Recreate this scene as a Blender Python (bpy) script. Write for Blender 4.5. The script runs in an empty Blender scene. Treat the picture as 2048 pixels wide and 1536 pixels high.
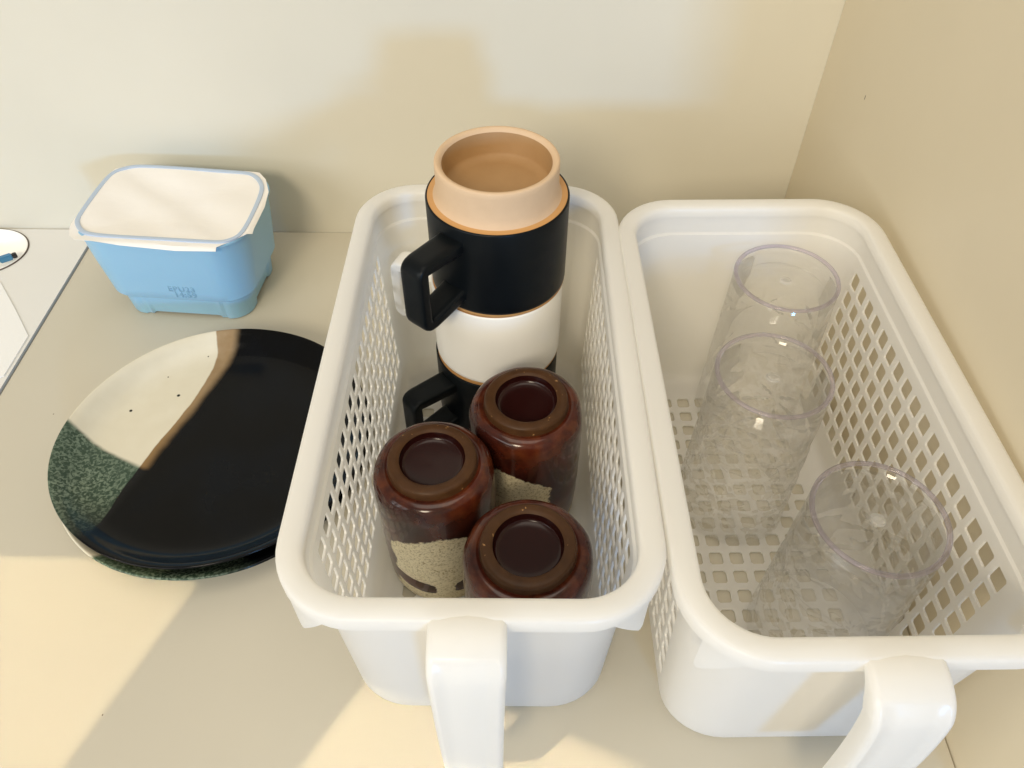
import bpy, bmesh, math, random
from mathutils import Vector, Matrix
from mathutils.geometry import tessellate_polygon
random.seed(7)
S = bpy.context.scene
COL = S.collection
R = math.radians

# ------------------------------------------------------------------ camera
cd = bpy.data.cameras.new('camera')
cam = bpy.data.objects.new('camera', cd); COL.objects.link(cam)
cd.sensor_width = 36; cd.lens = 1558.256 / 2048 * 36
cd.clip_start = 0.01; cd.clip_end = 50
_pi, _yaw, _roll = 0.835780114, 0.010213974, 0.00280207204
_f = Vector((0, math.cos(_pi), -math.sin(_pi))); _u = Vector((0, math.sin(_pi), math.cos(_pi))); _r = Vector((1, 0, 0))
_rz = Matrix.Rotation(_yaw, 3, 'Z'); _f = _rz @ _f; _u = _rz @ _u; _r = _rz @ _r
_r2 = math.cos(_roll) * _r + math.sin(_roll) * _u; _u2 = -math.sin(_roll) * _r + math.cos(_roll) * _u
m = Matrix((_r2, _u2, -_f)).transposed().to_4x4(); m.translation = (-0.23881, -0.59753, 0.45)
cam.matrix_world = m
S.camera = cam

# ------------------------------------------------------------------ light
W = bpy.data.worlds.new('World'); S.world = W; W.use_nodes = True
bg = W.node_tree.nodes['Background']; bg.inputs[0].default_value = (1.0, 0.905, 0.75, 1); bg.inputs[1].default_value = 0.36
def area(name, target, d, dist, sx, sy, power, col, spread=180, spin=0.0):
    """area lamp shining along d onto target from dist metres away"""
    l = bpy.data.lights.new(name, 'AREA'); l.shape = 'RECTANGLE'; l.size = sx; l.size_y = sy
    l.energy = power; l.color = col; l.spread = R(spread)
    o = bpy.data.objects.new(name, l); COL.objects.link(o)
    d = Vector(d).normalized()
    q = d.to_track_quat('-Z', 'Y').to_matrix().to_4x4() @ Matrix.Rotation(spin, 4, 'Z')
    q.translation = Vector(target) - d * dist
    o.matrix_world = q
    return o
def aim(name, src, target, *a, **k):
    d = Vector(target) - Vector(src); return area(name, target, d, d.length, *a, **k)
def beam(name, target, d, edge, dist, sx, sy, power, col, spread):
    """narrow lamp whose lit patch has sides parallel to edge on the floor"""
    o = area(name, target, d, dist, sx, sy, power, col, spread)
    d = Vector(d).normalized(); e = Vector((edge[0], edge[1], 0)); yv = (e - e.dot(d) * d).normalized(); zv = -d; xv = yv.cross(zv)
    mm = Matrix((xv, yv, zv)).transposed().to_4x4(); mm.translation = Vector(target) - d * dist; o.matrix_world = mm
# daylight from a window in front, nearly level, coming from the right
aim('window_light', (.36, -2.38, .46), (-.2, -.2, .17),   .22, .22, 17, (.14, .46, 1.0))
# wide soft daylight of the room, from the left front
aim('room_light', (-1.55, -1.55, .75), (-.35, -.2, .08), 1.2, .9, 13, (.94, .98, 1.0))
# warm ceiling lamp, plus an added overhead fill and two added beams
aim('overhead_fill', (-.30, -.55, 1.75), (-.25, -.27, 0), 1.1, 1.1, 8, (1.0, .91, .77))  # soft fill added overhead to brighten the basket interiors
aim('ceiling_lamp', (-.75, -2.1, 1.45), (-.2, -.25, .05),   .5, .5, 24, (1.0, .87, .65))
beam('floor_patch_beam_a', (-.608, -.455, 0), (.70, .276, -.66), (-.041, -.108), 0.8, .19, .20, .092, (1.0, .82, .50), .5)  # added beam, shaped to lay the left pool of light on the floor
beam('floor_patch_beam_b', (-.292, -.518, 0), (.50, .45, -.74), (-.022, -.034), 0.8, .15, .14, .052, (1.0, .83, .53), .7)  # added beam, shaped to lay the light patch in front of the baskets
S.view_settings.view_transform = 'Standard'; S.view_settings.look = 'None'
S.view_settings.exposure = 0.07; S.view_settings.gamma = 1
S.render.engine = 'CYCLES'
S.cycles.use_denoising = True
S.cycles.max_bounces = 11; S.cycles.transmission_bounces = 10; S.cycles.diffuse_bounces = 7; S.cycles.transparent_max_bounces = 20
S.cycles.blur_glossy = 0.3

# ------------------------------------------------------------------ material helpers
class X:
    """tiny expression layer over Math nodes"""
    def __init__(s, nt, v): s.nt, s.v = nt, v
    def _op(s, op, o=None, o2=None, clamp=False):
        n = s.nt.nodes.new('ShaderNodeMath'); n.operation = op; n.use_clamp = clamp
        for i, a in enumerate((s, o, o2)):
            if a is None: continue
            a = a.v if isinstance(a, X) else a
            if isinstance(a, (int, float)): n.inputs[i].default_value = a
            else: s.nt.links.new(a, n.inputs[i])
        return X(s.nt, n.outputs[0])
    def __add__(s, o): return s._op('ADD', o)
    __radd__ = __add__
    def __sub__(s, o): return s._op('SUBTRACT', o)
    def __rsub__(s, o): return X(s.nt, o)._op('SUBTRACT', s)
    def __mul__(s, o): return s._op('MULTIPLY', o)
    __rmul__ = __mul__
    def __truediv__(s, o): return s._op('DIVIDE', o)
    def abs(s): return s._op('ABSOLUTE')
    def min(s, o): return s._op('MINIMUM', o)
    def max(s, o): return s._op('MAXIMUM', o)
    def sqrt(s): return s._op('SQRT')
    def atan2(s, o): return s._op('ARCTAN2', o)
    def step(s, w):
        """0 below -w, 1 above +w"""
        n = s.nt.nodes.new('ShaderNodeMapRange'); n.interpolation_type = 'SMOOTHSTEP'
        s.nt.links.new(s.v, n.inputs[0]); n.inputs[1].default_value = -w; n.inputs[2].default_value = w
        return X(s.nt, n.outputs[0])
class Mat:
    def __init__(s, name, base=(.8, .8, .8), rough=.5, **kw):
        s.m = bpy.data.materials.new(name); s.m.use_nodes = True; s.nt = s.m.node_tree
        s.b = s.nt.nodes['Principled BSDF']
        s.b.inputs['Base Color'].default_value = (*base, 1); s.b.inputs['Roughness'].default_value = rough
        for k, v in kw.items():
            s.b.inputs[k.replace('_', ' ')].default_value = v
        s._co = None
    def xyz(s):
        if s._co is None:
            t = s.nt.nodes.new('ShaderNodeTexCoord'); sp = s.nt.nodes.new('ShaderNodeSeparateXYZ')
            s.nt.links.new(t.outputs['Object'], sp.inputs[0]); s.tc = t.outputs['Object']
            s._co = [X(s.nt, sp.outputs[i]) for i in range(3)]
        return s._co
    def noise(s, scale, detail=3, rough=.5, stretch=None, dist=0):
        s.xyz(); n = s.nt.nodes.new('ShaderNodeTexNoise'); n.inputs['Scale'].default_value = scale
        n.inputs['Detail'].default_value = detail; n.inputs['Roughness'].default_value = rough; n.inputs['Distortion'].default_value = dist
        v = s.tc
        if stretch:
            mp = s.nt.nodes.new('ShaderNodeMapping'); mp.inputs['Scale'].default_value = stretch
            s.nt.links.new(v, mp.inputs[0]); v = mp.outputs[0]
        s.nt.links.new(v, n.inputs['Vector']); return X(s.nt, n.outputs[0])
    def mix(s, fac, a, b):
        n = s.nt.nodes.new('ShaderNodeMix'); n.data_type = 'RGBA'; n.clamp_factor = True
        if isinstance(fac, X): s.nt.links.new(fac.v, n.inputs[0])
        else: n.inputs[0].default_value = fac
        for i, c in ((6, a), (7, b)):
            if isinstance(c, tuple): n.inputs[i].default_value = (*c, 1)
            else: s.nt.links.new(c, n.inputs[i])
        return n.outputs[2]
    def color(s, sock): s.nt.links.new(sock, s.b.inputs['Base Color'])
    def link(s, x, name): s.nt.links.new(x.v, s.b.inputs[name])
    def bump(s, x, strength, dist=.001):
        n = s.nt.nodes.new('ShaderNodeBump'); n.inputs['Strength'].default_value = strength; n.inputs['Distance'].default_value = dist
        s.nt.links.new(x.v, n.inputs['Height']); s.nt.links.new(n.outputs[0], s.b.inputs['Normal'])

def laminate(name, base, rough=.42, specks=()):
    M = Mat(name, base, rough)
    x, y, z = M.xyz()
    n = M.noise(7, 4)
    c = M.mix(n, tuple(v * .95 for v in base), tuple(min(1, v * 1.05) for v in base))
    fine = M.noise(900, 2)
    for (a, b, ax, rx, ry) in specks:
        u, v = (x, y) if ax == 'z' else ((y, z) if ax == 'x' else (x, z))
        d = (((u - a) / rx) * ((u - a) / rx) + ((v - b) / ry) * ((v - b) / ry)).sqrt()
        c = M.mix((d - 1).step(.25), (.16, .12, .08), c)
    M.color(c)
    M.link(M.noise(45, 3) * .16 + (rough - .08), 'Roughness')
    M.bump(fine * .5 + M.noise(120, 2), .05, .0006)
    return M.m

M_floor = laminate('cream_laminate_floor', (.535, .495, .40), .40, [(-.587, -.226, 'z', .0005, .0005), (-.47, -.4447, 'z', .0004, .0006)])
M_wall = laminate('cream_laminate_wall', (.65, .615, .515), .38)
M_side = laminate('cream_laminate_side', (.68, .60, .445), .45, [(-.0853, .1831, 'x', .0006, .0018), (-.21, .105, 'x', .0008, .0006)])
M_board = laminate('white_board', (.70, .69, .66), .35, [(-.655, -.012, 'z', .0007, .0005)])
M_gap = Mat('dark_seam', (.13, .115, .085), .8).m

# ------------------------------------------------------------------ mesh helpers
def obj(name, bm, mat, parent=None, smooth=35, kind=None):
    me = bpy.data.meshes.new(name)
    bmesh.ops.recalc_face_normals(bm, faces=bm.faces)
    bm.to_mesh(me); bm.free()
    for mm in (mat if isinstance(mat, (list, tuple)) else [mat]): me.materials.append(mm)
    if smooth:
        me.shade_smooth(); me.set_sharp_from_angle(angle=R(smooth))
    o = bpy.data.objects.new(name, me); COL.objects.link(o)
    if parent: o.parent = parent
    if kind: o['kind'] = kind
    return o
def thing(name, label, cat, loc=(0, 0, 0), rz=0, group=None):
    o = bpy.data.objects.new(name, None); COL.objects.link(o)
    o.empty_display_size = .02; o.location = loc; o.rotation_euler = (0, 0, rz)
    o['label'] = label; o['category'] = cat
    if group: o['group'] = group
    return o
def copy_tree(o, parent=None):
    c = o.copy(); COL.objects.link(c); c.parent = parent
    for ch in list(o.children): copy_tree(ch, c)
    return c
def box(bm, a, b, bev=0):
    r = bmesh.ops.create_cube(bm, size=1)
    for v in r['verts']:
        v.co = Vector([(a[i] + b[i]) / 2 + v.co[i] * (b[i] - a[i]) for i in range(3)])
    if bev:
        es = list({e for v in r['verts'] for e in v.link_edges})
        bmesh.ops.bevel(bm, geom=es, offset=bev, segments=2, affect='EDGES')
def loops(bm, rings, closed_ring=True, closed_path=False, cap0=False, cap1=False):
    """skin a list of equal-length rings of points"""
    V = [[bm.verts.new(p) for p in r] for r in rings]
    n = len(V[0]); L = len(V)
    for i in range(L if closed_path else L - 1):
        a, b = V[i], V[(i + 1) % L]
        for j in range(n if closed_ring else n - 1):
            k = (j + 1) % n
            bm.faces.new((a[j], a[k], b[k], b[j]))
    if cap0: bm.faces.new(V[0])
    if cap1: bm.faces.new(V[-1][::-1])
    return V
def lathe(bm, prof, n=96, fn=None, zoff=0):
    """prof: (r,z) list, r may reach 0 at the ends; fn(x,y,z)->(x,y,z) deforms"""
    rings = []
    for (r, z) in prof:
        ring = []
        for j in range(n):
            a = 2 * math.pi * j / n
            p = (r * math.cos(a), r * math.sin(a), z + zoff)
            ring.append(fn(*p) if fn else p)
        rings.append(ring)
    V = []
    for (r, z), ring in zip(prof, rings):
        if r < 1e-6: V.append([bm.verts.new(ring[0])] * n)
        else: V.append([bm.verts.new(p) for p in ring])
    for i in range(len(V) - 1):
        a, b = V[i], V[i + 1]
        for j in range(n):
            k = (j + 1) % n
            q = []
            for v in (a[j], a[k], b[k], b[j]):
                if v not in q: q.append(v)
            if len(q) > 2:
                try: bm.faces.new(q)
                except ValueError: pass
def smooth_prof(pts, k=4):
    """Catmull-Rom through a polyline"""
    out = []
    for i in range(len(pts) - 1):
        p0 = pts[max(i - 1, 0)]; p1 = pts[i]; p2 = pts[i + 1]; p3 = pts[min(i + 2, len(pts) - 1)]
        for j in range(k):
            t = j / k
            out.append(tuple(.5 * ((2 * b) + (-a + c) * t + (2 * a - 5 * b + 4 * c - d) * t * t + (-a + 3 * b - 3 * c + d) * t ** 3) for a, b, c, d in zip(p0, p1, p2, p3)))
    out.append(tuple(pts[-1])); return out
def closed_smooth(pts, k=4):
    n = len(pts); out = []
    for i in range(n):
        p0, p1, p2, p3 = pts[i - 1], pts[i], pts[(i + 1) % n], pts[(i + 2) % n]
        for j in range(k):
            t = j / k
            out.append(tuple(.5 * ((2 * b) + (-a + c) * t + (2 * a - 5 * b + 4 * c - d) * t * t + (-a + 3 * b - 3 * c + d) * t ** 3) for a, b, c, d in zip(p0, p1, p2, p3)))
    return out
def rrect(hw, hl, rc, n=10, ns=6):
    """rounded rectangle, counter-clockwise from +x side"""
    pts = []
    cs = ((1, 1, 0), (-1, 1, 90), (-1, -1, 180), (1, -1, 270))
    for i, (sx, sy, a0) in enumerate(cs):
        for k in range(n + 1):
            a = R(a0 + 90 * k / n)
            pts.append((sx * (hw - rc) + rc * math.cos(a), sy * (hl - rc) + rc * math.sin(a)))
        q = pts[-1]; nx = cs[(i + 1) % 4]; a = R(nx[2])
        e = (nx[0] * (hw - rc) + rc * math.cos(a), nx[1] * (hl - rc) + rc * math.sin(a))
        for k in range(1, ns): pts.append((q[0] + (e[0] - q[0]) * k / ns, q[1] + (e[1] - q[1]) * k / ns))
    return pts
def sweep_bar(bm, path, w, t, power=5, nseg=20, flare=None):
    """closed rounded-rectangle section swept along a 2-D path (r,z) in the xz plane; w across y, t in plane"""
    rings = []
    for i, p in enumerate(path):
        a = Vector(path[max(i - 1, 0)]); b = Vector(path[min(i + 1, len(path) - 1)])
        d = (b - a).normalized(); nrm = Vector((-d.y, d.x))
        sc = flare(i / (len(path) - 1)) if flare else (1, 1)
        ring = []
        for j in range(nseg):
            an = 2 * math.pi * j / nseg
            c, s = math.cos(an), math.sin(an)
            k = (abs(c) ** power + abs(s) ** power) ** (-1 / power)
            yy = k * c * w / 2 * sc[0]; nn = k * s * t / 2 * sc[1]
            ring.append((p[0] + nrm.x * nn, yy, p[1] + nrm.y * nn))
        rings.append(ring)
    loops(bm, rings, cap0=True, cap1=True)
def round_path(pts, rad, k=6):
    out = [Vector(pts[0])]
    for i in range(1, len(pts) - 1):
        p = Vector(pts[i]); a = Vector(pts[i - 1]); b = Vector(pts[i + 1])
        r = rad[i - 1] if isinstance(rad, (list, tuple)) else rad
        s = p + (a - p).normalized() * r; e = p + (b - p).normalized() * r
        for j in range(k + 1):
            u = j / k; out.append((1 - u) ** 2 * s + 2 * u * (1 - u) * p + u * u * e)
    out.append(Vector(pts[-1])); return out

# ------------------------------------------------------------------ setting
bm = bmesh.new(); box(bm, (-.6353, -.70, -.018), (-.0008, -.0006, 0)); obj('cupboard_floor', bm, M_floor, smooth=0, kind='structure')
bm = bmesh.new(); box(bm, (-1.25, 0, -.05), (.02, .018, .60)); obj('back_wall', bm, M_wall, smooth=0, kind='structure')
bm = bmesh.new(); box(bm, (0, -.50, -.05), (.018, -.0004, .62)); obj('side_wall', bm, M_side, smooth=0, kind='structure')
bm = bmesh.new(); box(bm, (-1.25, -.70, -.045), (.0, -.0004, -.035)); obj('base_panel', bm, M_gap, smooth=0, kind='structure')
# neighbouring white board with a round recess
HC, HR = (-.729, -.037), .0405
def holed_board():
    bm = bmesh.new(); zt, zb = .0016, -.018
    outer = [(-1.25, -.70), (-.6370, -.70), (-.6370, -.0014), (-1.25, -.0014)]
    hole = [(HC[0] + HR * math.cos(2 * math.pi * k / 64), HC[1] + HR * .86 * math.sin(2 * math.pi * k / 64)) for k in range(64)]
    P = [Vector((x, y, zt)) for x, y in outer + hole]
    V = [bm.verts.new(p) for p in P]
    for t in tessellate_polygon([[Vector((x, y, 0)) for x, y in outer], [Vector((x, y, 0)) for x, y in hole]]):
        bm.faces.new([V[i] for i in t])
    for ids in (range(0, 4), range(4, 68)):
        ids = list(ids); lo = [bm.verts.new((V[i].co.x, V[i].co.y, zb)) for i in ids]
        for k in range(len(ids)):
            q = (k + 1) % len(ids); bm.faces.new((V[ids[k]], V[ids[q]], lo[q], lo[k]))
    return bm
obj('white_board', holed_board(), M_board, smooth=30, kind='structure')

# ------------------------------------------------------------------ materials of the things
def plastic(name, base, rough=.28, trans=.55):
    M = Mat(name, base, rough)
    t = M.nt.nodes.new('ShaderNodeBsdfTranslucent'); t.inputs[0].default_value = (.98, .965, .93, 1)
    mx_ = M.nt.nodes.new('ShaderNodeMixShader'); mx_.inputs[0].default_value = trans
    out = M.nt.nodes['Material Output']
    M.nt.links.new(M.b.outputs[0], mx_.inputs[1]); M.nt.links.new(t.outputs[0], mx_.inputs[2]); M.nt.links.new(mx_.outputs[0], out.inputs[0])
    return M.m
M_white = plastic('white_polypropylene', (.92, .915, .895))
def glaze_black():
    M = Mat('matte_black_glaze', (.004, .005, .006), .34, Specular_IOR_Level=.13)
    M.color(M.mix(M.noise(40, 4), (.003, .004, .005), (.006, .008, .009)))
    M.bump(M.noise(260, 3), .06, .0006); return M.m
M_black = glaze_black()
def glaze_white():
    M = Mat('white_glaze', (.80, .785, .74), .38)
    M.color(M.mix(M.noise(25, 4), (.86, .85, .81), (.90, .89, .86))); M.bump(M.noise(150, 3), .05, .0006); return M.m
M_wglaze = glaze_white()
def clay(name, a, b, rough=.75):
    M = Mat(name, a, rough); M.color(M.mix(M.noise(90, 5, .6), a, b)); M.bump(M.noise(500, 3), .12, .0006); return M.m
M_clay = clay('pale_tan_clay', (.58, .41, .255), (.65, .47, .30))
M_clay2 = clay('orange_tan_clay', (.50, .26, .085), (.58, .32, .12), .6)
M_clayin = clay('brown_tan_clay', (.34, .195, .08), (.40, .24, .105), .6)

# ------------------------------------------------------------------ handled baskets
PITCH = .0132
NX = 17; Y0 = .003
def hole_cell(bm, get, u0, u1, v0, v1, a, b, ch):
    """quad cell with a chamfered rectangular opening a x b"""
    uc, vc = (u0 + u1) / 2, (v0 + v1) / 2
    O = [get(u0, v0), get(u1, v0), get(u1, v1), get(u0, v1)]
    a /= 2; b /= 2
    loc = [(-a + ch, -b), (a - ch, -b), (a, -b + ch), (a, b - ch), (a - ch, b), (-a + ch, b), (-a, b - ch), (-a, -b + ch)]
    I = [get(uc + x, vc + y) for x, y in loc]
    F = [(O[0], O[1], I[1], I[0]), (O[1], I[2], I[1]), (O[1], O[2], I[3], I[2]), (O[2], I[4], I[3]),
         (O[2], O[3], I[5], I[4]), (O[3], I[6], I[5]), (O[3], O[0], I[7], I[6]), (O[0], I[0], I[7])]
    for f in F: bm.faces.new(f)
def basket_body():
    bm = bmesh.new(); cache = {}
    def vert(p):
        k = tuple(round(c, 6) for c in p)
        if k not in cache: cache[k] = bm.verts.new(p)
        return cache[k]
    ZT, ZF, RF, ZFL = .1480, .0120, .0095, .0025
    YS = [(k - NX / 2) * PITCH + Y0 for k in range(NX + 1)]
    yb, yf = YS[-1], YS[0]
    def dims(z):
        t = (z - ZF) / (ZT - ZF)
        led = .0013 * min(1, max(0, (z - .1335) / .0012))
        return .0685 + .0050 * t + led, .1350 + .0085 * t + led
    # columns round the wall, as functions of z: side cells keep their y
    cols = []
    for k in range(NX): cols.append(('s', 1, k))                # right side, front to back
    NA = 9
    for k in range(NA): cols.append(('c', 1, 1, k / NA))
    for k in range(10): cols.append(('e', 1, k / 10))
    for k in range(NA): cols.append(('c', -1, 1, k / NA))
    for k in range(NX): cols.append(('s', -1, NX - k))
    for k in range(NA): cols.append(('c', -1, -1, k / NA))
    for k in range(10): cols.append(('e', -1, k / 10))
    for k in range(NA): cols.append(('c', 1, -1, k / NA))
    RX = .031
    def pos(col, z, inset=0):
        hw, hl = dims(max(z, ZF)); hw -= inset; hl -= inset
        ye = {1: yb, -1: yf}
        if col[0] == 's': x, y = col[1] * hw, YS[col[2]]
        elif col[0] == 'c':
            sx, sy, u = col[1:]
            a = R(90 * u) if sx * sy > 0 else R(90 * (1 - u))
            rx = RX - inset * .6; ry = hl - abs(ye[sy])
            x = sx * (hw - rx + rx * math.cos(a)); y = ye[sy] + sy * ry * math.sin(a)
        else:
            sy, u = col[1:]; rx = RX - inset * .6
            x = sy * (hw - rx) * (1 - 2 * u); y = sy * hl
        x *= 1 - .06 * y
        return x, y
    def P(ci, z, inset=0, zz=None):
        x, y = pos(cols[ci % len(cols)], z, inset); return (x, y, z if zz is None else zz)
    rows = [.0230 + .015 * k for k in range(8)]                 # cell boundaries
    zs = [ZF] + rows + [.1335, .1347, ZT]
    n = len(cols)
    for ci in range(n):
        c0, c1 = cols[ci], cols[(ci + 1) % n]
        side = c0[0] == 's'
        for i in range(len(zs) - 1):
            z0, z1 = zs[i], zs[i + 1]
            if side and 1 <= i <= 7:
                sx = c0[1]
                ya, yb2 = P(ci, z0)[1], P(ci + 1, z0)[1]
                def get(u, v, sx=sx):
                    hw, hl = dims(v); return vert((sx * hw * (1 - .06 * u), u, v))
                hole_cell(bm, get, min(ya, yb2), max(ya, yb2), z0, z1, .0093, .0111, .0010)
            else:
                bm.faces.new([vert(P(ci, z0)), vert(P(ci + 1, z0)), vert(P(ci + 1, z1)), vert(P(ci, z1))])
    # fillet to the floor
    prev = [vert(P(ci, ZF)) for ci in range(n)]
    for k in range(1, 5):
        a = R(90 * k / 4); ins = RF * (1 - math.cos(a)); z = ZF - RF * math.sin(a)
        cur = [vert(P(ci, ZF, ins, z)) for ci in range(n)]
        for ci in range(n):
            bm.faces.new([cur[ci], cur[(ci + 1) % n], prev[(ci + 1) % n], prev[ci]])
        prev = cur
    # floor with its square openings
    XS = [(k - 4) * PITCH for k in range(9)]
    def getf(u, v): return vert((u, v, ZFL))
    for i in range(8):
        for j in range(NX): hole_cell(bm, getf, XS[i], XS[i + 1], YS[j], YS[j + 1], .0088, .0088, .0013)
    inner = [(x, YS[0]) for x in XS[:-1]] + [(XS[-1], y) for y in YS[:-1]] + [(x, YS[-1]) for x in XS[:0:-1]] + [(XS[0], y) for y in YS[:0:-1]]
    iv = [getf(*p) for p in inner]
    allv = prev + iv
    for t in tessellate_polygon([[Vector((v.co.x, v.co.y, 0)) for v in prev], [Vector((v.co.x, v.co.y, 0)) for v in iv]]):
        try: bm.faces.new([allv[i] for i in t])
        except ValueError: pass
    bmesh.ops.recalc_face_normals(bm, faces=bm.faces)
    # solid sheet, thickened outwards
    up = [f for f in bm.faces if abs(f.calc_center_median().z - ZFL) < 1e-6][0].normal.z
    if up < 0: bmesh.ops.reverse_faces(bm, faces=bm.faces)
    bmesh.ops.solidify(bm, geom=list(bm.faces), thickness=.0012)
    return bm
def basket_rim():
    bm = bmesh.new()
    prof = [(0, .1455), (0, .1516), (.0004, .1529), (.0012, .1537), (.0026, .1540), (.0060, .1540), (.0092, .1540), (.0106, .1536), (.0113, .1525), (.0116, .1500), (.0116, .1476),
            (.0098, .1476), (.0096, .1500), (.0070, .1516), (.0030, .1514), (.0022, .1496), (.0022, .1455)]
    rings = []
    for off, z in prof:
        rings.append([(x * (1 - .055 * y), y, z) for x, y in rrect(.0842 - off, .1547 - off, .038 - off, 12, 8)])
    loops(bm, rings, closed_path=True)
    return bm
def basket_handle():
    bm = bmesh.new()
    path = smooth_prof([(-.1500, .1530), (-.1545, .1537), (-.1615, .1530), (-.1690, .1498), (-.1738, .1440), (-.1762, .1360), (-.1785, .1150), (-.1800, .0850), (-.1805, .0550), (-.1800, .0300)], 5)
    rings = []
    L = len(path)
    for i, p in enumerate(path):
        a = Vector(path[max(i - 1, 0)]); b = Vector(path[min(i + 1, L - 1)]); d = (b - a).normalized()
        nrm = Vector((d.y, -d.x))                          # outward/up
        if nrm.dot(Vector((-1, 1))) < 0: nrm = -nrm
        t = i / (L - 1)
        w = (.0322 - .0042 * min(1, max(0, (t - .45) / .5))) / 2
        fl = .0022 + .0075 * min(1, max(0, (t - .10) / .22))   # flange depth
        rec = .0008 * min(1, max(0, (t - .335) / .03))
        th = .0019
        sec = [(-w, -fl), (-w, -.0022), (-w + .0006, -.0008), (-w + .0020, 0), (-w + .0032, 0), (-w + .0044, -rec), (-w * .4, -rec + .0004), (0, -rec + .0006), (w * .4, -rec + .0004), (w - .0044, -rec), (w - .0032, 0), (w - .0020, 0), (w - .0006, -.0008), (w, -.0022), (w, -fl),
               (w - th, -fl), (w - th, -.0034), (w - .0036, -th - rec), (0, -th - rec), (-w + .0036, -th - rec), (-w + th, -.0034), (-w + th, -fl)]
        rings.append([(x, p[0] + nrm.x * nn, p[1] + nrm.y * nn) for x, nn in sec])
    loops(bm, rings, cap0=True, cap1=True)
    return bm
def corner_fin(sx, sy):
    """pointed tab hanging from the skirt round each corner"""
    bm = bmesh.new(); rings = []
    cx_, cy_ = .0842 - .038, .1547 - .038
    N = 14
    for k in range(N + 1):
        u = k / N; a = R(40 + 31 * u)                     # from the side towards the end
        low = .1195 + .0275 * max(0, (u - .06) / .94) ** .92
        if u < .14: low += .0035 * (1 - u / .14) ** 2 + .0006
        ring = []
        for rr, z in ((.0378, low), (.0378, .1500), (.0360, .1500), (.0360, low)):
            x = sx * (cx_ + rr * math.cos(a)); y = sy * (cy_ + rr * math.sin(a))
            ring.append((x * (1 - .055 * y), y, z))
        rings.append(ring)
    loops(bm, rings, cap0=True, cap1=True)
    return bm
def make_basket(label, loc, rz):
    t = thing('basket', label, 'basket', loc, rz, 'white handled baskets side by side')
    obj('basket_body', basket_body(), M_white, t, 40)
    obj('rim', basket_rim(), M_white, t, 50)
    obj('handle', basket_handle(), M_white, t, 40)
    for sx in (-1, 1):
        for sy in (-1, 1): obj('corner_fin', corner_fin(sx, sy), M_white, t, 30)
    return t
bk1 = make_basket('white plastic handled basket holding the stacked mugs and brown cups', (-.2588, -.3044, 0), .0052)
bk2 = copy_tree(bk1); bk2.location = (-.0904, -.3185, 0); bk2.rotation_euler = (0, 0, .0265)
bk2['label'] = 'white plastic handled basket holding three clear tumblers, against the right wall'

# ------------------------------------------------------------------ stacking mugs, upside down
HB, MR = .0617, .0424
FR, FH = .0357, .0221
def make_mug(label, loc, rz, mat, group='mugs stacked upside down'):
    t = thing('mug', label, 'mug', loc, rz, group)
    bm = bmesh.new()
    prof = [(MR - .0034, .0022), (MR - .0009, .0021), (MR - .0002, .0027), (MR, .0045), (MR, .02), (MR, .04), (MR, HB - .0012), (MR - .0003, HB - .0004), (MR - .0009, HB - .0001), (MR - .0014, HB - .0006)]
    lathe(bm, prof, 120); obj('body', bm, mat, t, 60)
    bm = bmesh.new()
    lathe(bm, [(MR - .0036, .0024), (MR - .0034, .0003), (MR - .0020, 0), (MR - .0006, .0004), (MR - .0003, .0012), (MR - .0003, .0025)], 120); obj('lip', bm, M_clay2, t, 60)
    bm = bmesh.new()
    lathe(bm, [(MR - .0011, HB - .0005), (MR - .0016, HB - .0003), (FR + .0032, HB - .0004), (FR + .0010, HB + .0004)], 120); obj('shoulder', bm, M_clay2, t, 60)
    bm = bmesh.new()
    zt = HB + FH
    lathe(bm, [(FR + .0030, HB - .0012), (FR + .0018, HB + .0004), (FR + .0008, HB + .0024), (FR + .0002, HB + .0055), (FR, HB + .012), (FR, zt - .0040), (FR, zt - .0010), (FR - .0005, zt - .0002), (FR - .0016, zt), (FR - .0032, zt - .0006), (FR - .0042, zt - .0022)], 120)
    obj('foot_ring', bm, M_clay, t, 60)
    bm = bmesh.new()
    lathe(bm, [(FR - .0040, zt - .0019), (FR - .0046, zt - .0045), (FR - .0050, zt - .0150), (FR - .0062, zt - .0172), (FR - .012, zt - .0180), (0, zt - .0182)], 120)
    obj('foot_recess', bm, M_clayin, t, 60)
    bm = bmesh.new()   # hollow inside
    lathe(bm, [(MR - .0036, .0014), (MR - .0038, .010), (MR - .0040, HB - .004), (FR - .0030, HB - .003), (FR - .0075, HB + .0020), (0, HB + .0022)], 96)
    obj('inner_wall', bm, mat, t, 60)
    # square handle
    bm = bmesh.new()
    path = round_path([(MR - .003, .0490), (.0722, .0502), (.0726, .0080), (MR - .003, .0140)], [.0045, .0075], 7)
    def fl(u):
        k = max(0, 1 - u / .07) + max(0, (u - .93) / .07)
        return (1 + .10 * k, 1 + .18 * k)
    sweep_bar(bm, path, .0160, .0076, 6.5, 36, fl)
    obj('handle', bm, mat, t, 50)
    return t
mx, my, mz = -.2516, -.2090, .0027
make_mug('matte black mug at the bottom of the upside-down mug stack', (mx - .002, my - .001, mz), R(219), M_black)
make_mug('white mug in the middle of the upside-down mug stack', (mx - .0012, my - .0004, mz + HB), R(158), M_wglaze)
make_mug('matte black mug on top of the upside-down mug stack', (mx, my, mz + 2 * HB), R(232), M_black)

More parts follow.
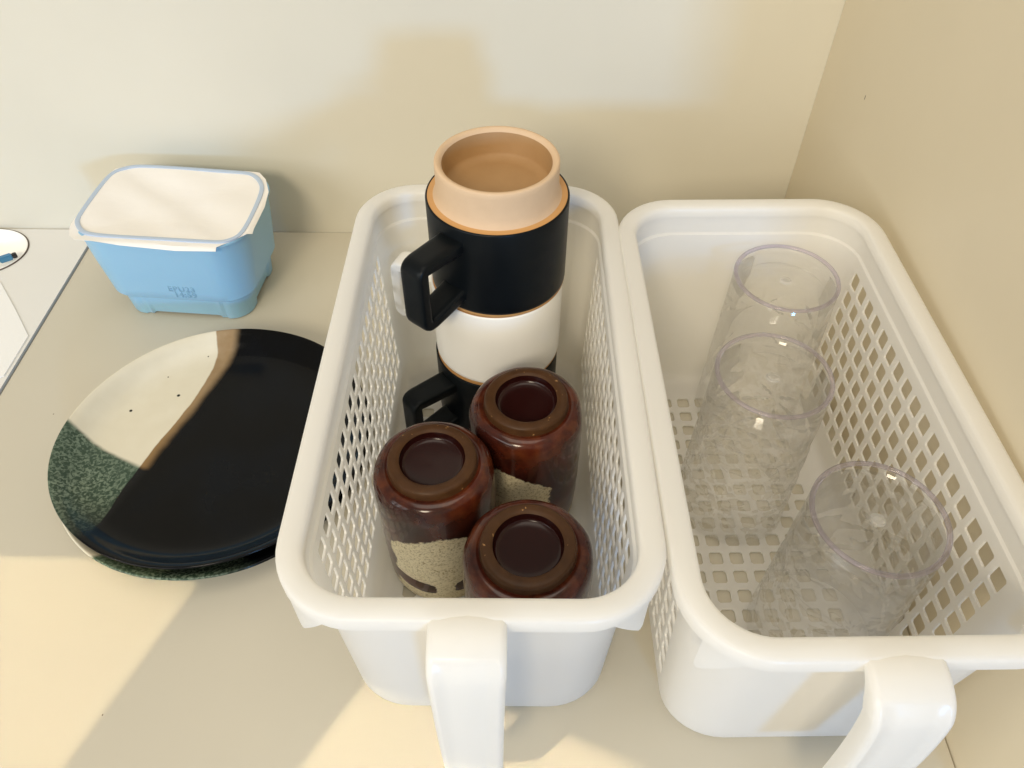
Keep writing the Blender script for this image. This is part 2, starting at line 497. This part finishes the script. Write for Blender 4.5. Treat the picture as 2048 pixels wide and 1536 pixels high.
# ------------------------------------------------------------------ brown glazed cups, upside down
def cup_glaze():
    M = Mat('brown_red_glaze', (.05, .01, .006), .16, Coat_Weight=.2, Coat_Roughness=.06, Specular_IOR_Level=.35)
    x, y, z = M.xyz()
    n1 = M.noise(55, 5, .6); n2 = M.noise(420, 3, .6); n3 = M.noise(22, 4)
    c = M.mix((n1 - .52).step(.16), (.022, .005, .004), (.070, .013, .006))
    c = M.mix(((z - .087).step(.010)) * ((M.noise(70, 4, .65) - .56).step(.12)) * .32, c, (.20, .055, .015))
    ang = x.atan2(-1 * y)                      # 0 towards -y
    s = ang * .0335
    w = (n1 - .5) * .013 + (n2 - .5) * .004
    top = .0735 - 17.0 * s * s + w - z          # dome outline of the pale area
    side = .032 - s.abs() + w
    def brush(sg):
        a = (s * sg - .0205) / .0150; b = (z - .0165 - (s * sg - .005) * .15) / .0062
        a = a * a; b = b * b
        return a * a + b * b - 1 + (n2 - .5) * .8
    pale = (top.step(.0007)) * (side.step(.001)) * (brush(1).step(.12)) * (brush(-1).step(.12))
    lip = (.0085 + (n2 - .5) * .002 - z).step(.0004)
    pale = pale.max(lip)
    sp = M.noise(700, 4, .75)
    pc = M.mix((sp - .43).step(.10), (.30, .23, .11), (.74, .66, .46))
    pc = M.mix((n3 - .55).step(.2) * .5, pc, (.48, .38, .20))
    M.color(M.mix(pale, c, pc))
    M.link(.15 + pale * .50 + n2 * .06, 'Roughness')
    M.link(.2 - pale * .2, 'Coat Weight')
    M.bump(n1 * .5 + (pale * (sp * .6 + .5)) + n2 * .06, .35, .0008)
    return M.m
M_cup = cup_glaze()
def foot_clay():
    M = Mat('brown_foot_clay', (.09, .045, .022), .40, Specular_IOR_Level=.2)
    n = M.noise(140, 4, .6); g = M.noise(330, 2)
    c = M.mix(n, (.036, .015, .006), (.085, .038, .014)); c = M.mix((g - .745).step(.03), c, (.45, .25, .10))
    M.color(c); M.bump(n, .2, .0006); return M.m
M_foot = foot_clay()
M_dark = Mat('dark_maroon_glaze', (.018, .003, .0025), .2, Specular_IOR_Level=.3).m
CR = .0338
def make_cup(label, loc, rz, seed):
    t = thing('cup', label, 'cup', loc, rz, 'brown glazed cups upside down')
    rnd = random.Random(seed); ph = [rnd.uniform(0, 6.28) for _ in range(6)]
    def fn(x, y, z):
        a = math.atan2(y, x)
        k = 1 + .006 * math.sin(2 * a + ph[0]) + .004 * math.sin(3 * a + ph[1] + z * 40)
        if .080 < z < .1012: k += .010 * math.sin(9 * a + ph[2]) * math.sin((z - .080) / .0212 * math.pi) * (.6 + .4 * math.sin(3 * a + ph[3]))
        if z < .06: k += .004 * math.sin(z * 700 + ph[4] + .5 * math.sin(a))
        return (x * k, y * k, z + .0004 * math.sin(2 * a + ph[5]) * (z > .09) * math.hypot(x, y) / .03)
    bm = bmesh.new()
    prof = smooth_prof([(.0292, .004), (.0300, .0006), (.0312, 0), (.0322, .0012), (.0330, .008), (.0336, .022), (.0340, .045), (.0342, .070), (.0340, .085), (.0334, .0925), (.0318, .0970), (.0295, .0992), (.0270, .0999), (.0256, .0995), (.0249, .0994)], 4)
    lathe(bm, prof, 96, fn); obj('body', bm, M_cup, t, 70)
    bm = bmesh.new()
    lathe(bm, [(.0250, .0990), (.0247, .1010), (.0245, .1034), (.0240, .1046), (.0230, .1050), (.0205, .1051), (.0188, .1049), (.0180, .1042)], 96, fn); obj('foot_ring', bm, M_foot, t, 60)
    bm = bmesh.new()
    lathe(bm, smooth_prof([(.0181, .1043), (.0178, .1025), (.0172, .1004), (.0150, .0990), (.007, .0984), (0, .0983)], 3), 96, fn); obj('base_recess', bm, M_dark, t, 70)
    bm = bmesh.new()
    lathe(bm, [(.0292, .004), (.0296, .03), (.0295, .08), (.0270, .092), (.015, .0955), (0, .0958)], 64); obj('inner_wall', bm, M_dark, t, 70)
    return t
make_cup('brown glazed cup with cream patch above its lip, left beside the basket mesh', (-.2850, -.3425, .0027), R(8), 1)
make_cup('brown glazed cup with rounded cream patch, nearest the mug stack', (-.2335, -.2985, .0027), R(-27), 2)
make_cup('dark brown cup partly hidden by the front rim of the basket', (-.2325, -.3955, .0027), R(120), 5)

# ------------------------------------------------------------------ clear tumblers, upside down
def glass_mat(name, col, refr, gl, ior=1.45):
    """thin clear acrylic: mostly straight-through, some refraction, facets catching highlights"""
    M = Mat(name, col, 0, Transmission_Weight=1.0, IOR=ior)
    N, L = M.nt.nodes, M.nt.links
    t = N.new('ShaderNodeBsdfTransparent'); t.inputs[0].default_value = (*col, 1)
    g = N.new('ShaderNodeBsdfGlossy'); g.inputs['Roughness'].default_value = .04
    fr = N.new('ShaderNodeLayerWeight'); fr.inputs[0].default_value = .5
    pw = N.new('ShaderNodeMath'); pw.operation = 'POWER'; pw.inputs[1].default_value = 3.5; L.new(fr.outputs['Facing'], pw.inputs[0])
    mu = N.new('ShaderNodeMath'); mu.operation = 'MULTIPLY_ADD'; mu.inputs[1].default_value = gl; mu.inputs[2].default_value = .035; mu.use_clamp = True; L.new(pw.outputs[0], mu.inputs[0])
    m1 = N.new('ShaderNodeMixShader'); L.new(mu.outputs[0], m1.inputs[0]); L.new(t.outputs[0], m1.inputs[1]); L.new(g.outputs[0], m1.inputs[2])
    m2 = N.new('ShaderNodeMixShader'); m2.inputs[0].default_value = refr; L.new(m1.outputs[0], m2.inputs[1]); L.new(M.b.outputs[0], m2.inputs[2])
    L.new(m2.outputs[0], N['Material Output'].inputs[0])
    return M.m
M_glass = glass_mat('clear_acrylic', (.998, .998, .997), .0, .40)
M_cut = glass_mat('cut_acrylic', (.998, .998, .997), .40, .42, 1.20)
M_violet = glass_mat('violet_tinted_edge', (.89, .86, .94), .35, .6, 1.35)
M_nub = Mat('milky_acrylic_nub', (.95, .95, .95), .12, Transmission_Weight=.85, IOR=1.3).m
GH, GR, GL = .1245, .0329, .0360
def star(u, v):
    """cut-crystal rosettes: height of the relief at (u,v) in metres"""
    P = .045
    best = None
    row = math.floor(v / (P * .8))
    for rr in (row - 1, row, row + 1, row + 2):
        off = .5 * P if rr % 2 else 0
        k = round((u - off) / P)
        for kk in (k - 1, k, k + 1):
            dx, dy = u - (kk * P + off), v - rr * P * .8
            d = math.hypot(dx, dy)
            if best is None or d < best[0]: best = (d, dx, dy)
    d, dx, dy = best
    a = math.atan2(dy, dx)
    pet = abs(((a / math.pi * 3) % 1) - .5) * 2         # six petals
    k = min(1, d / (P * .5))
    pet = min(1, max(0, (pet - .18) / .5))                # flat-bottomed leaf cuts
    return pet * min(1, 2.2 * k) * min(1, 2.6 * (1.12 - k))
def make_tumbler_meshes():
    n = 176
    bm = bmesh.new()
    prof = []
    ZS = [0.0012 + (GH - .004 - .0012) * i / 70 for i in range(71)]
    inner = [(GL - .0022, .0012), (GL - .0024, .02), (GL - .0030, .06), (GR - .0022, .1115), (GR - .0060, .1160), (GR - .014, .1170), (0, .1172)]
    top = [(GR - .0002, GH - .0022), (GR - .0010, GH - .0006), (GR - .0024, GH), (GR - .0036, GH - .0006), (GR - .0046, GH - .0018), (GR - .010, GH - .0022), (.0042, GH - .0023), (.0020, GH - .0023), (0, GH - .0023)]
    outer = [(GL + (GR - GL) * (z / GH), z) for z in ZS]
    prof = inner[::-1] + [(GL - .0018, .0002), (GL - .0006, 0)] + outer + top
    no = len(inner) + 2
    rings = []
    V = []
    for i, (r, z) in enumerate(prof):
        ring = []
        for j in range(n):
            a = 2 * math.pi * j / n; rr = r
            if no <= i < no + len(outer):
                fade = min(1, max(0, (z - .006) / .004)) * min(1, max(0, (.100 - z) / .02))
                u = a * .03586 * (.045 * 5 / (2 * math.pi * .03586)) * 1.0
                rr -= .0013 * star(u, z) * fade
                fl2 = min(1, max(0, (z - .086) / .012)) * min(1, max(0, (.1200 - z) / .004))
                rr -= .00020 * abs(math.sin(a * 9)) * fl2
            ring.append((rr * math.cos(a), rr * math.sin(a), z))
        V.append([bm.verts.new(ring[0])] * n if r < 1e-6 else [bm.verts.new(p) for p in ring])
    for i in range(len(V) - 1):
        a, b = V[i], V[i + 1]
        for j in range(n):
            k = (j + 1) % n; q = []
            for v in (a[j], a[k], b[k], b[j]):
                if v not in q: q.append(v)
            if len(q) > 2:
                f = bm.faces.new(q)
                if no <= i < no + 69: f.material_index = 1
    return bm
def make_tumbler(label, loc, rz, tilt=(0, 0)):
    t = thing('tumbler', label, 'tumbler', loc, rz, 'clear tumblers upside down')
    t.rotation_euler = (tilt[0], tilt[1], rz)
    obj('glass_wall', make_tumbler_meshes(), [M_glass, M_cut], t, 14)
    bm = bmesh.new(); rg = []
    for j in range(96):
        a = 2 * math.pi * j / 96
        rg.append([((GR - .0011 + .0014 * math.cos(b)) * math.cos(a), (GR - .0011 + .0014 * math.cos(b)) * math.sin(a), GH + .0009 + .0011 * math.sin(b)) for b in [2 * math.pi * q / 12 for q in range(12)]])
    loops(bm, rg, closed_path=True); obj('base_rim', bm, M_violet, t, 80)
    bm = bmesh.new(); lathe(bm, [(.0040, GH - .0021), (.0038, GH - .0018), (.0030, GH - .0014), (.0016, GH - .0012), (0, GH - .0012)], 40); obj('moulding_nub', bm, M_nub, t, 80)
    return t
tm = make_tumbler('clear tumbler at the back of the basket, farthest from its handle', (-.0680, -.2125, .0027), R(10))
t2 = copy_tree(tm); t2.location = (-.0940, -.2970, .0027); t2.rotation_euler = (0, 0, R(55)); t2['label'] = 'clear patterned tumbler in the middle of the three in the basket'
t3 = copy_tree(tm); t3.location = (-.0630, -.3905, .0027); t3.rotation_euler = (0, 0, R(-30)); t3['label'] = 'clear patterned tumbler nearest the basket handle, beside the right mesh side'

# ------------------------------------------------------------------ stoneware plates
def plate_glaze():
    M = Mat('plate_glaze', (.5, .5, .4), .3, Specular_IOR_Level=.15)
    x, y, z = M.xyz()
    nz = M.noise(60, 4); wob = (nz - .5) * .003
    wb = -.0431 + .3425 * y + .264 * y * y - 19.2 * y * y * y
    bb = -.0376 + .3465 * y + .044 * y * y - 7.8 * y * y * y
    gw = -.0279 + .0233 * x + 3.70 * x * x
    tw = (x - wb + wob).step(.0006); tb = (x - bb + wob * 1.6).step(.0042)
    tg = (gw - y + wob * 1.5).step(.0022)
    # towards the black: distance from the crossing of the colours
    gd = y * .80 + x * -.45 + .0245 + (M.noise(30, 4) - .5) * .02
    tk = (-1 * gd).step(.024)
    white = M.mix(nz, (.60, .55, .42), (.68, .64, .52))
    for a, b, rr in ((-.0423, .0446, .0012), (-.0722, .0288, .0011), (-.055, .062, .0005), (-.03, .083, .0005)):
        d = ((x - a) * (x - a) + (y - b) * (y - b)).sqrt()
        white = M.mix((d - rr).step(.0003), (.02, .02, .015), white)
    s1 = M.noise(480, 2, .5, dist=.6)
    green = M.mix((s1 - .53).step(.12), (.026, .050, .031), (.165, .215, .155))
    green = M.mix((M.noise(35, 3) - .5).step(.25) * .5, green, (.05, .08, .055))
    brown = M.mix((y - .02).step(.07), (.19, .105, .035), (.36, .27, .165))
    brown = M.mix(M.noise(90, 4), brown, (.22, .13, .05))
    bn = M.noise(18, 4)
    black = M.mix((bn - .55).step(.15) * .5, (.003, .003, .003), (.004, .006, .010))
    green = M.mix(tk, green, black)
    left = M.mix(tg, white, green)
    midb = M.mix(tg, brown, black)
    c = M.mix(tw, left, midb); c = M.mix(tb, c, black)
    M.color(c)
    dark = tb.max(tg * tk)
    M.link(.24 - dark * .11, 'Specular IOR Level')
    M.link(.24 - dark * .13 + s1 * .04, 'Roughness')
    M.bump(s1 * tg * (1 - tk) + nz * .5, .12, .0008)
    return M.m
M_plate = plate_glaze()
def make_plate(label, loc, rz, seed):
    rnd = random.Random(seed); ph = [rnd.uniform(0, 6.28) for _ in range(4)]
    def fn(x, y, z):
        r = math.hypot(x, y); a = math.atan2(y, x); e = (r / .105) ** 3
        k = 1 + e * (.010 * math.sin(2 * a + ph[0]) + .009 * math.sin(3 * a + ph[1]) + .004 * math.sin(5 * a + ph[3]))
        return (x * k, y * k, z + e * (.0009 * math.sin(2 * a + ph[2])))
    prof = [(0, .0016), (.050, .0016), (.0535, .0004), (.0565, 0), (.0590, .0004), (.0610, .0024)] + \
        smooth_prof([(.066, .0032), (.082, .0058), (.096, .0106), (.1025, .0142), (.1050, .0160), (.1056, .0172), (.1050, .0180), (.1038, .0178), (.1005, .0160), (.0950, .0116), (.0890, .0082), (.0800, .0062), (.0600, .0056), (.030, .0055)], 4) + [(0, .0055)]
    bm = bmesh.new(); lathe(bm, prof, 144, fn)
    o = obj('plate', bm, M_plate, None, 70)
    o.location = loc; o.rotation_euler = (0, 0, rz)
    o['label'] = label; o['category'] = 'plate'; o['group'] = 'stoneware plates stacked in two'
    return o
make_plate('cream, green and black glazed stoneware plate on top of another plate', (-.4481, -.2634, .0087), 0, 3)
make_plate('lower stoneware plate, only its speckled front edge showing under the top plate', (-.4475, -.2660, 0.0002), R(64), 9)

# ------------------------------------------------------------------ blue food tub with a peel film lid
def blue_plastic():
    M = Mat('pale_blue_plastic', (.27, .48, .66), .38, Subsurface_Weight=.15, Subsurface_Scale=.004)
    M.color(M.mix(M.noise(20, 3), (.255, .475, .66), (.285, .51, .69)))
    M.bump(M.noise(160, 2), .03, .0006); return M.m
M_blue = blue_plastic()
def film():
    M = Mat('white_lid_film', (.80, .775, .74), .42)
    M.color(M.mix(M.noise(25, 3), (.78, .75, .71), (.83, .81, .78)))
    M.bump(M.noise(38, 3, .5, (1, 2.2, 1)), .10, .003); return M.m
M_film = film()
M_seal = Mat('grey_blue_seal_line', (.42, .51, .64), .45).m
M_ink = Mat('faint_dark_blue_ink', (.19, .36, .50), .6).m
TX, TY, TZ, TA = -.5135, -.0785, 0, R(-4.5)
tub = thing('tub', 'pale blue plastic food tub with white film lid, standing at the back wall', 'tub', (TX, TY, 0), TA)
def tub_body():
    bm = bmesh.new(); rings = []
    def ring(hw, hl, rc, z, low=0):
        pts = rrect(hw, hl, rc, 10, 40); out = []
        for x, y in pts:
            zz = z
            if low:
                ax, ay = abs(x) / hw, abs(y) / hl
                mid = 0
                if ay > .97: mid = min(1, max(0, (.60 - ax) / .07))       # between the feet, long sides
                elif ax > .97: mid = min(1, max(0, (.45 - ay) / .10))
                if low == 2: zz = z + .0022 * mid * mid * (3 - 2 * mid)
                k = 1 - .022 * mid - (.028 if (ay > .97 and .60 < ax < .67) else 0)
                x, y = (x, y * k) if ay > .97 else ((x * k, y) if ax > .97 else (x, y))
            out.append((x, y, zz))
        rings.append(out)
    ring(.046, .033, .012, .0022, 2); ring(.0515, .0385, .016, .0002, 2); ring(.0528, .0396, .017, .0012, 2); ring(.0540, .0407, .018, .012, 1); ring(.0550, .0417, .019, .0225, 1); ring(.0553, .0420, .019, .0240, 1)
    ring(.0590, .0450, .022, .0243); ring(.0603, .0461, .023, .0258); ring(.0612, .0468, .024, .033); ring(.0650, .0488, .027, .060); ring(.0672, .0500, .029, .0815); ring(.0695, .0515, .031, .0822); ring(.0695, .0515, .031, .0838); ring(.0680, .0505, .030, .0842)
    ring(.0640, .0468, .026, .0838); ring(.0625, .0455, .026, .070); ring(.056, .042, .022, .026)
    loops(bm, rings, cap0=True, cap1=True)
    return bm
obj('tub_wall', tub_body(), M_blue, tub, 32)
ci, si = math.cos(-TA), math.sin(-TA)
def to_tub(p): 
    x, y = p[0] - TX, p[1] - TY
    return (x * ci - y * si, x * si + y * ci)
FILM = [(-0.5850, -0.1097), (-0.5818, -0.1190), (-0.5755, -0.1246), (-0.5623, -0.1262), (-0.5401, -0.1297), (-0.4967, -0.1344), (-0.4656, -0.1358), (-0.4655, -0.1326), (-0.4593, -0.1265), (-0.4434, -0.1132), (-0.4435, -0.1077), (-0.4415, -0.0788), (-0.4423, -0.0599), (-0.4488, -0.0419), (-0.4559, -0.0327), (-0.4618, -0.03), (-0.4623, -0.0272), (-0.4792, -0.0293), (-0.5523, -0.0218), (-0.5665, -0.0217), (-0.5784, -0.0286), (-0.5840, -0.0401), (-0.5866, -0.097)]
RING = [(-0.5832, -0.1057), (-0.5851, -0.0976), (-0.5853, -0.0866), (-0.5833, -0.0417), (-0.5779, -0.0299), (-0.5663, -0.0225), (-0.5521, -0.0223), (-0.5155, -0.0257), (-0.479, -0.0299), (-0.4646, -0.0313), (-0.4552, -0.0374), (-0.4473, -0.051), (-0.4453, -0.0658), (-0.447, -0.1117), (-0.4524, -0.1222), (-0.4621, -0.1282), (-0.4715, -0.1283), (-0.5189, -0.1243), (-0.5655, -0.1213), (-0.576, -0.1149)]
ring_pts = closed_smooth([to_tub(p) for p in RING], 8)
for _ in range(30): ring_pts = [tuple((ring_pts[i - 1][k] + 2 * ring_pts[i][k] + ring_pts[(i + 1) % len(ring_pts)][k]) / 4 for k in (0, 1)) for i in range(len(ring_pts))]
def inset(pts, d):
    out = []; n = len(pts)
    for i in range(n):
        a = Vector(pts[i - 2]); b = Vector(pts[(i + 2) % n]); t = (b - a).normalized(); nr = Vector((-t.y, t.x))
        p = Vector(pts[i]); q = p + nr * d
        if q.length > p.length: q = p - nr * d
        out.append((q.x, q.y))
    return out
def film_mesh():
    bm = bmesh.new(); outer = []
    fp = [to_tub(p) for p in FILM]; n = len(fp)
    for i in range(n):
        a, b = fp[i], fp[(i + 1) % n]; k = max(1, int(math.hypot(b[0] - a[0], b[1] - a[1]) / .004))
        for j in range(k): outer.append((a[0] + (b[0] - a[0]) * j / k, a[1] + (b[1] - a[1]) * j / k))
    N = len(outer); rings = []
    for f in (1.0, .975, .95, .9, .8, .65, .5, .35, .2, .08):
        rg = []
        for (x, y) in outer:
            X_, Y_ = x * f, y * f
            e = max(abs(X_) / .0695, abs(Y_) / .0515)
            z = .0852
            if e > 1: z -= min(.0030, (e - 1) * .045)
            else:
                q = (1 - e); z -= .0034 * min(1, q * 1.6) + .0009 * math.sin(X_ * 90 + Y_ * 130) * min(1, q * 3) + .0008 * math.exp(-((X_ - .012) ** 2 + (Y_ + .034) ** 2) / .00012) * -2
            rg.append((X_, Y_, z))
        rings.append(rg)
    V = loops(bm, rings); bm.faces.new(V[-1])
    bmesh.ops.recalc_face_normals(bm, faces=bm.faces)
    bmesh.ops.solidify(bm, geom=list(bm.faces), thickness=.00025)
    return bm
fl_o = obj('lid_film', film_mesh(), M_film, tub, 40)
bm = bmesh.new()
r0, r1 = inset(ring_pts, .0004), inset(ring_pts, .0038)
rm = inset(ring_pts, .0021)
loops(bm, [[(x, y, .0842) for x, y in r0], [(x, y, .0856) for x, y in r0], [(x, y, .0860) for x, y in rm], [(x, y, .0854) for x, y in r1], [(x, y, .0836) for x, y in r1]])
obj('seal_line', bm, M_seal, fl_o, 60)
def text_on(name, s, size, loc, rot, mat, parent):
    c = bpy.data.curves.new(name, 'FONT'); c.body = s; c.size = size; c.align_x = 'CENTER'; c.extrude = .00005; c.offset = .00012; c.space_character = 1.15
    o = bpy.data.objects.new(name, c); COL.objects.link(o)
    dg = bpy.context.evaluated_depsgraph_get(); me = bpy.data.meshes.new_from_object(o.evaluated_get(dg))
    bpy.data.objects.remove(o)
    me.materials.clear(); me.materials.append(mat)
    o = bpy.data.objects.new(name, me); COL.objects.link(o); o.parent = parent; o.location = loc; o.rotation_euler = rot
    return o
lean = math.atan2(.0020, .030)
text_on('date_stamp', 'EPU23', .0074, (.0085, -.04765, .0352), (R(90) - lean, 0, 0), M_ink, tub)
text_on('date_stamp', '14:59', .0074, (.0098, -.04725, .0290), (R(90) - lean, 0, 0), M_ink, tub)

# ------------------------------------------------------------------ left edge: round recess with a plug, and a reflection built as a thin pale sheet
rc_t = thing('round_recess', 'round white recess with thin dark edge at the left of the white board', 'recess', (HC[0], HC[1], 0))
bm = bmesh.new()
def ell(x, y, z): return (x, y * .86, z)
lathe(bm, [(HR - .0003, .0022), (HR - .0012, .0026), (HR - .0022, .0016), (HR - .0050, -.006), (HR - .012, -.0125), (0, -.0140)], 72, ell); obj('recess_cup', bm, M_wglaze, rc_t, 60)
bm = bmesh.new()
lathe(bm, [(HR - .0002, .0014), (HR + .0004, .0021), (HR - .0004, .0026), (HR - .0010, .0024)], 72, ell); obj('recess_edge', bm, Mat('dark_brown_edge', (.07, .045, .03), .5).m, rc_t, 60)
M_plug = Mat('blue_plug', (.05, .20, .38), .4).m; M_rub = Mat('black_rubber', (.012, .012, .014), .5).m
pg = thing('plug', 'small blue and black plug lying in the round recess', 'plug', (-.7125, -.0345, -.0095), R(35))
bm = bmesh.new(); box(bm, (-.0055, -.0028, 0), (.0055, .0028, .0055), .0008); obj('plug_body', bm, M_plug, pg)
bm = bmesh.new(); box(bm, (.0055, -.0022, .0005), (.0095, .0022, .0048), .0006); obj('plug_end', bm, M_rub, pg)
bm = bmesh.new(); box(bm, (-.013, -.0018, .0012), (-.0055, .0018, .0044), .0006); obj('plug_cord', bm, M_rub, pg)
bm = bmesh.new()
sh = [(-.7005, -.0745), (-.6925, -.0789), (-.6660, -.1115), (-.6395, -.1450), (-.6395, -.1900), (-.7200, -.2300), (-.7900, -.1500)]  # outline of the board's bright reflection, modelled as a pale raised patch
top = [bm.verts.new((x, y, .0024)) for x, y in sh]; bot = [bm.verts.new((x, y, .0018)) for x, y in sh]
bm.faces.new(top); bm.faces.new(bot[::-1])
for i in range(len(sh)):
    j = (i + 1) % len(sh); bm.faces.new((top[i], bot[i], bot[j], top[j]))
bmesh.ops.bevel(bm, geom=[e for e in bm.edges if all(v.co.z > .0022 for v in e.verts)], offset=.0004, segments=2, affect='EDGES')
o = obj('reflection_patch', bm, Mat('white_reflection_patch', (.80, .80, .79), .18).m, None, 60)
o['label'] = 'pale patch standing in for a bright reflection on the white board at the left edge'; o['category'] = 'reflection'
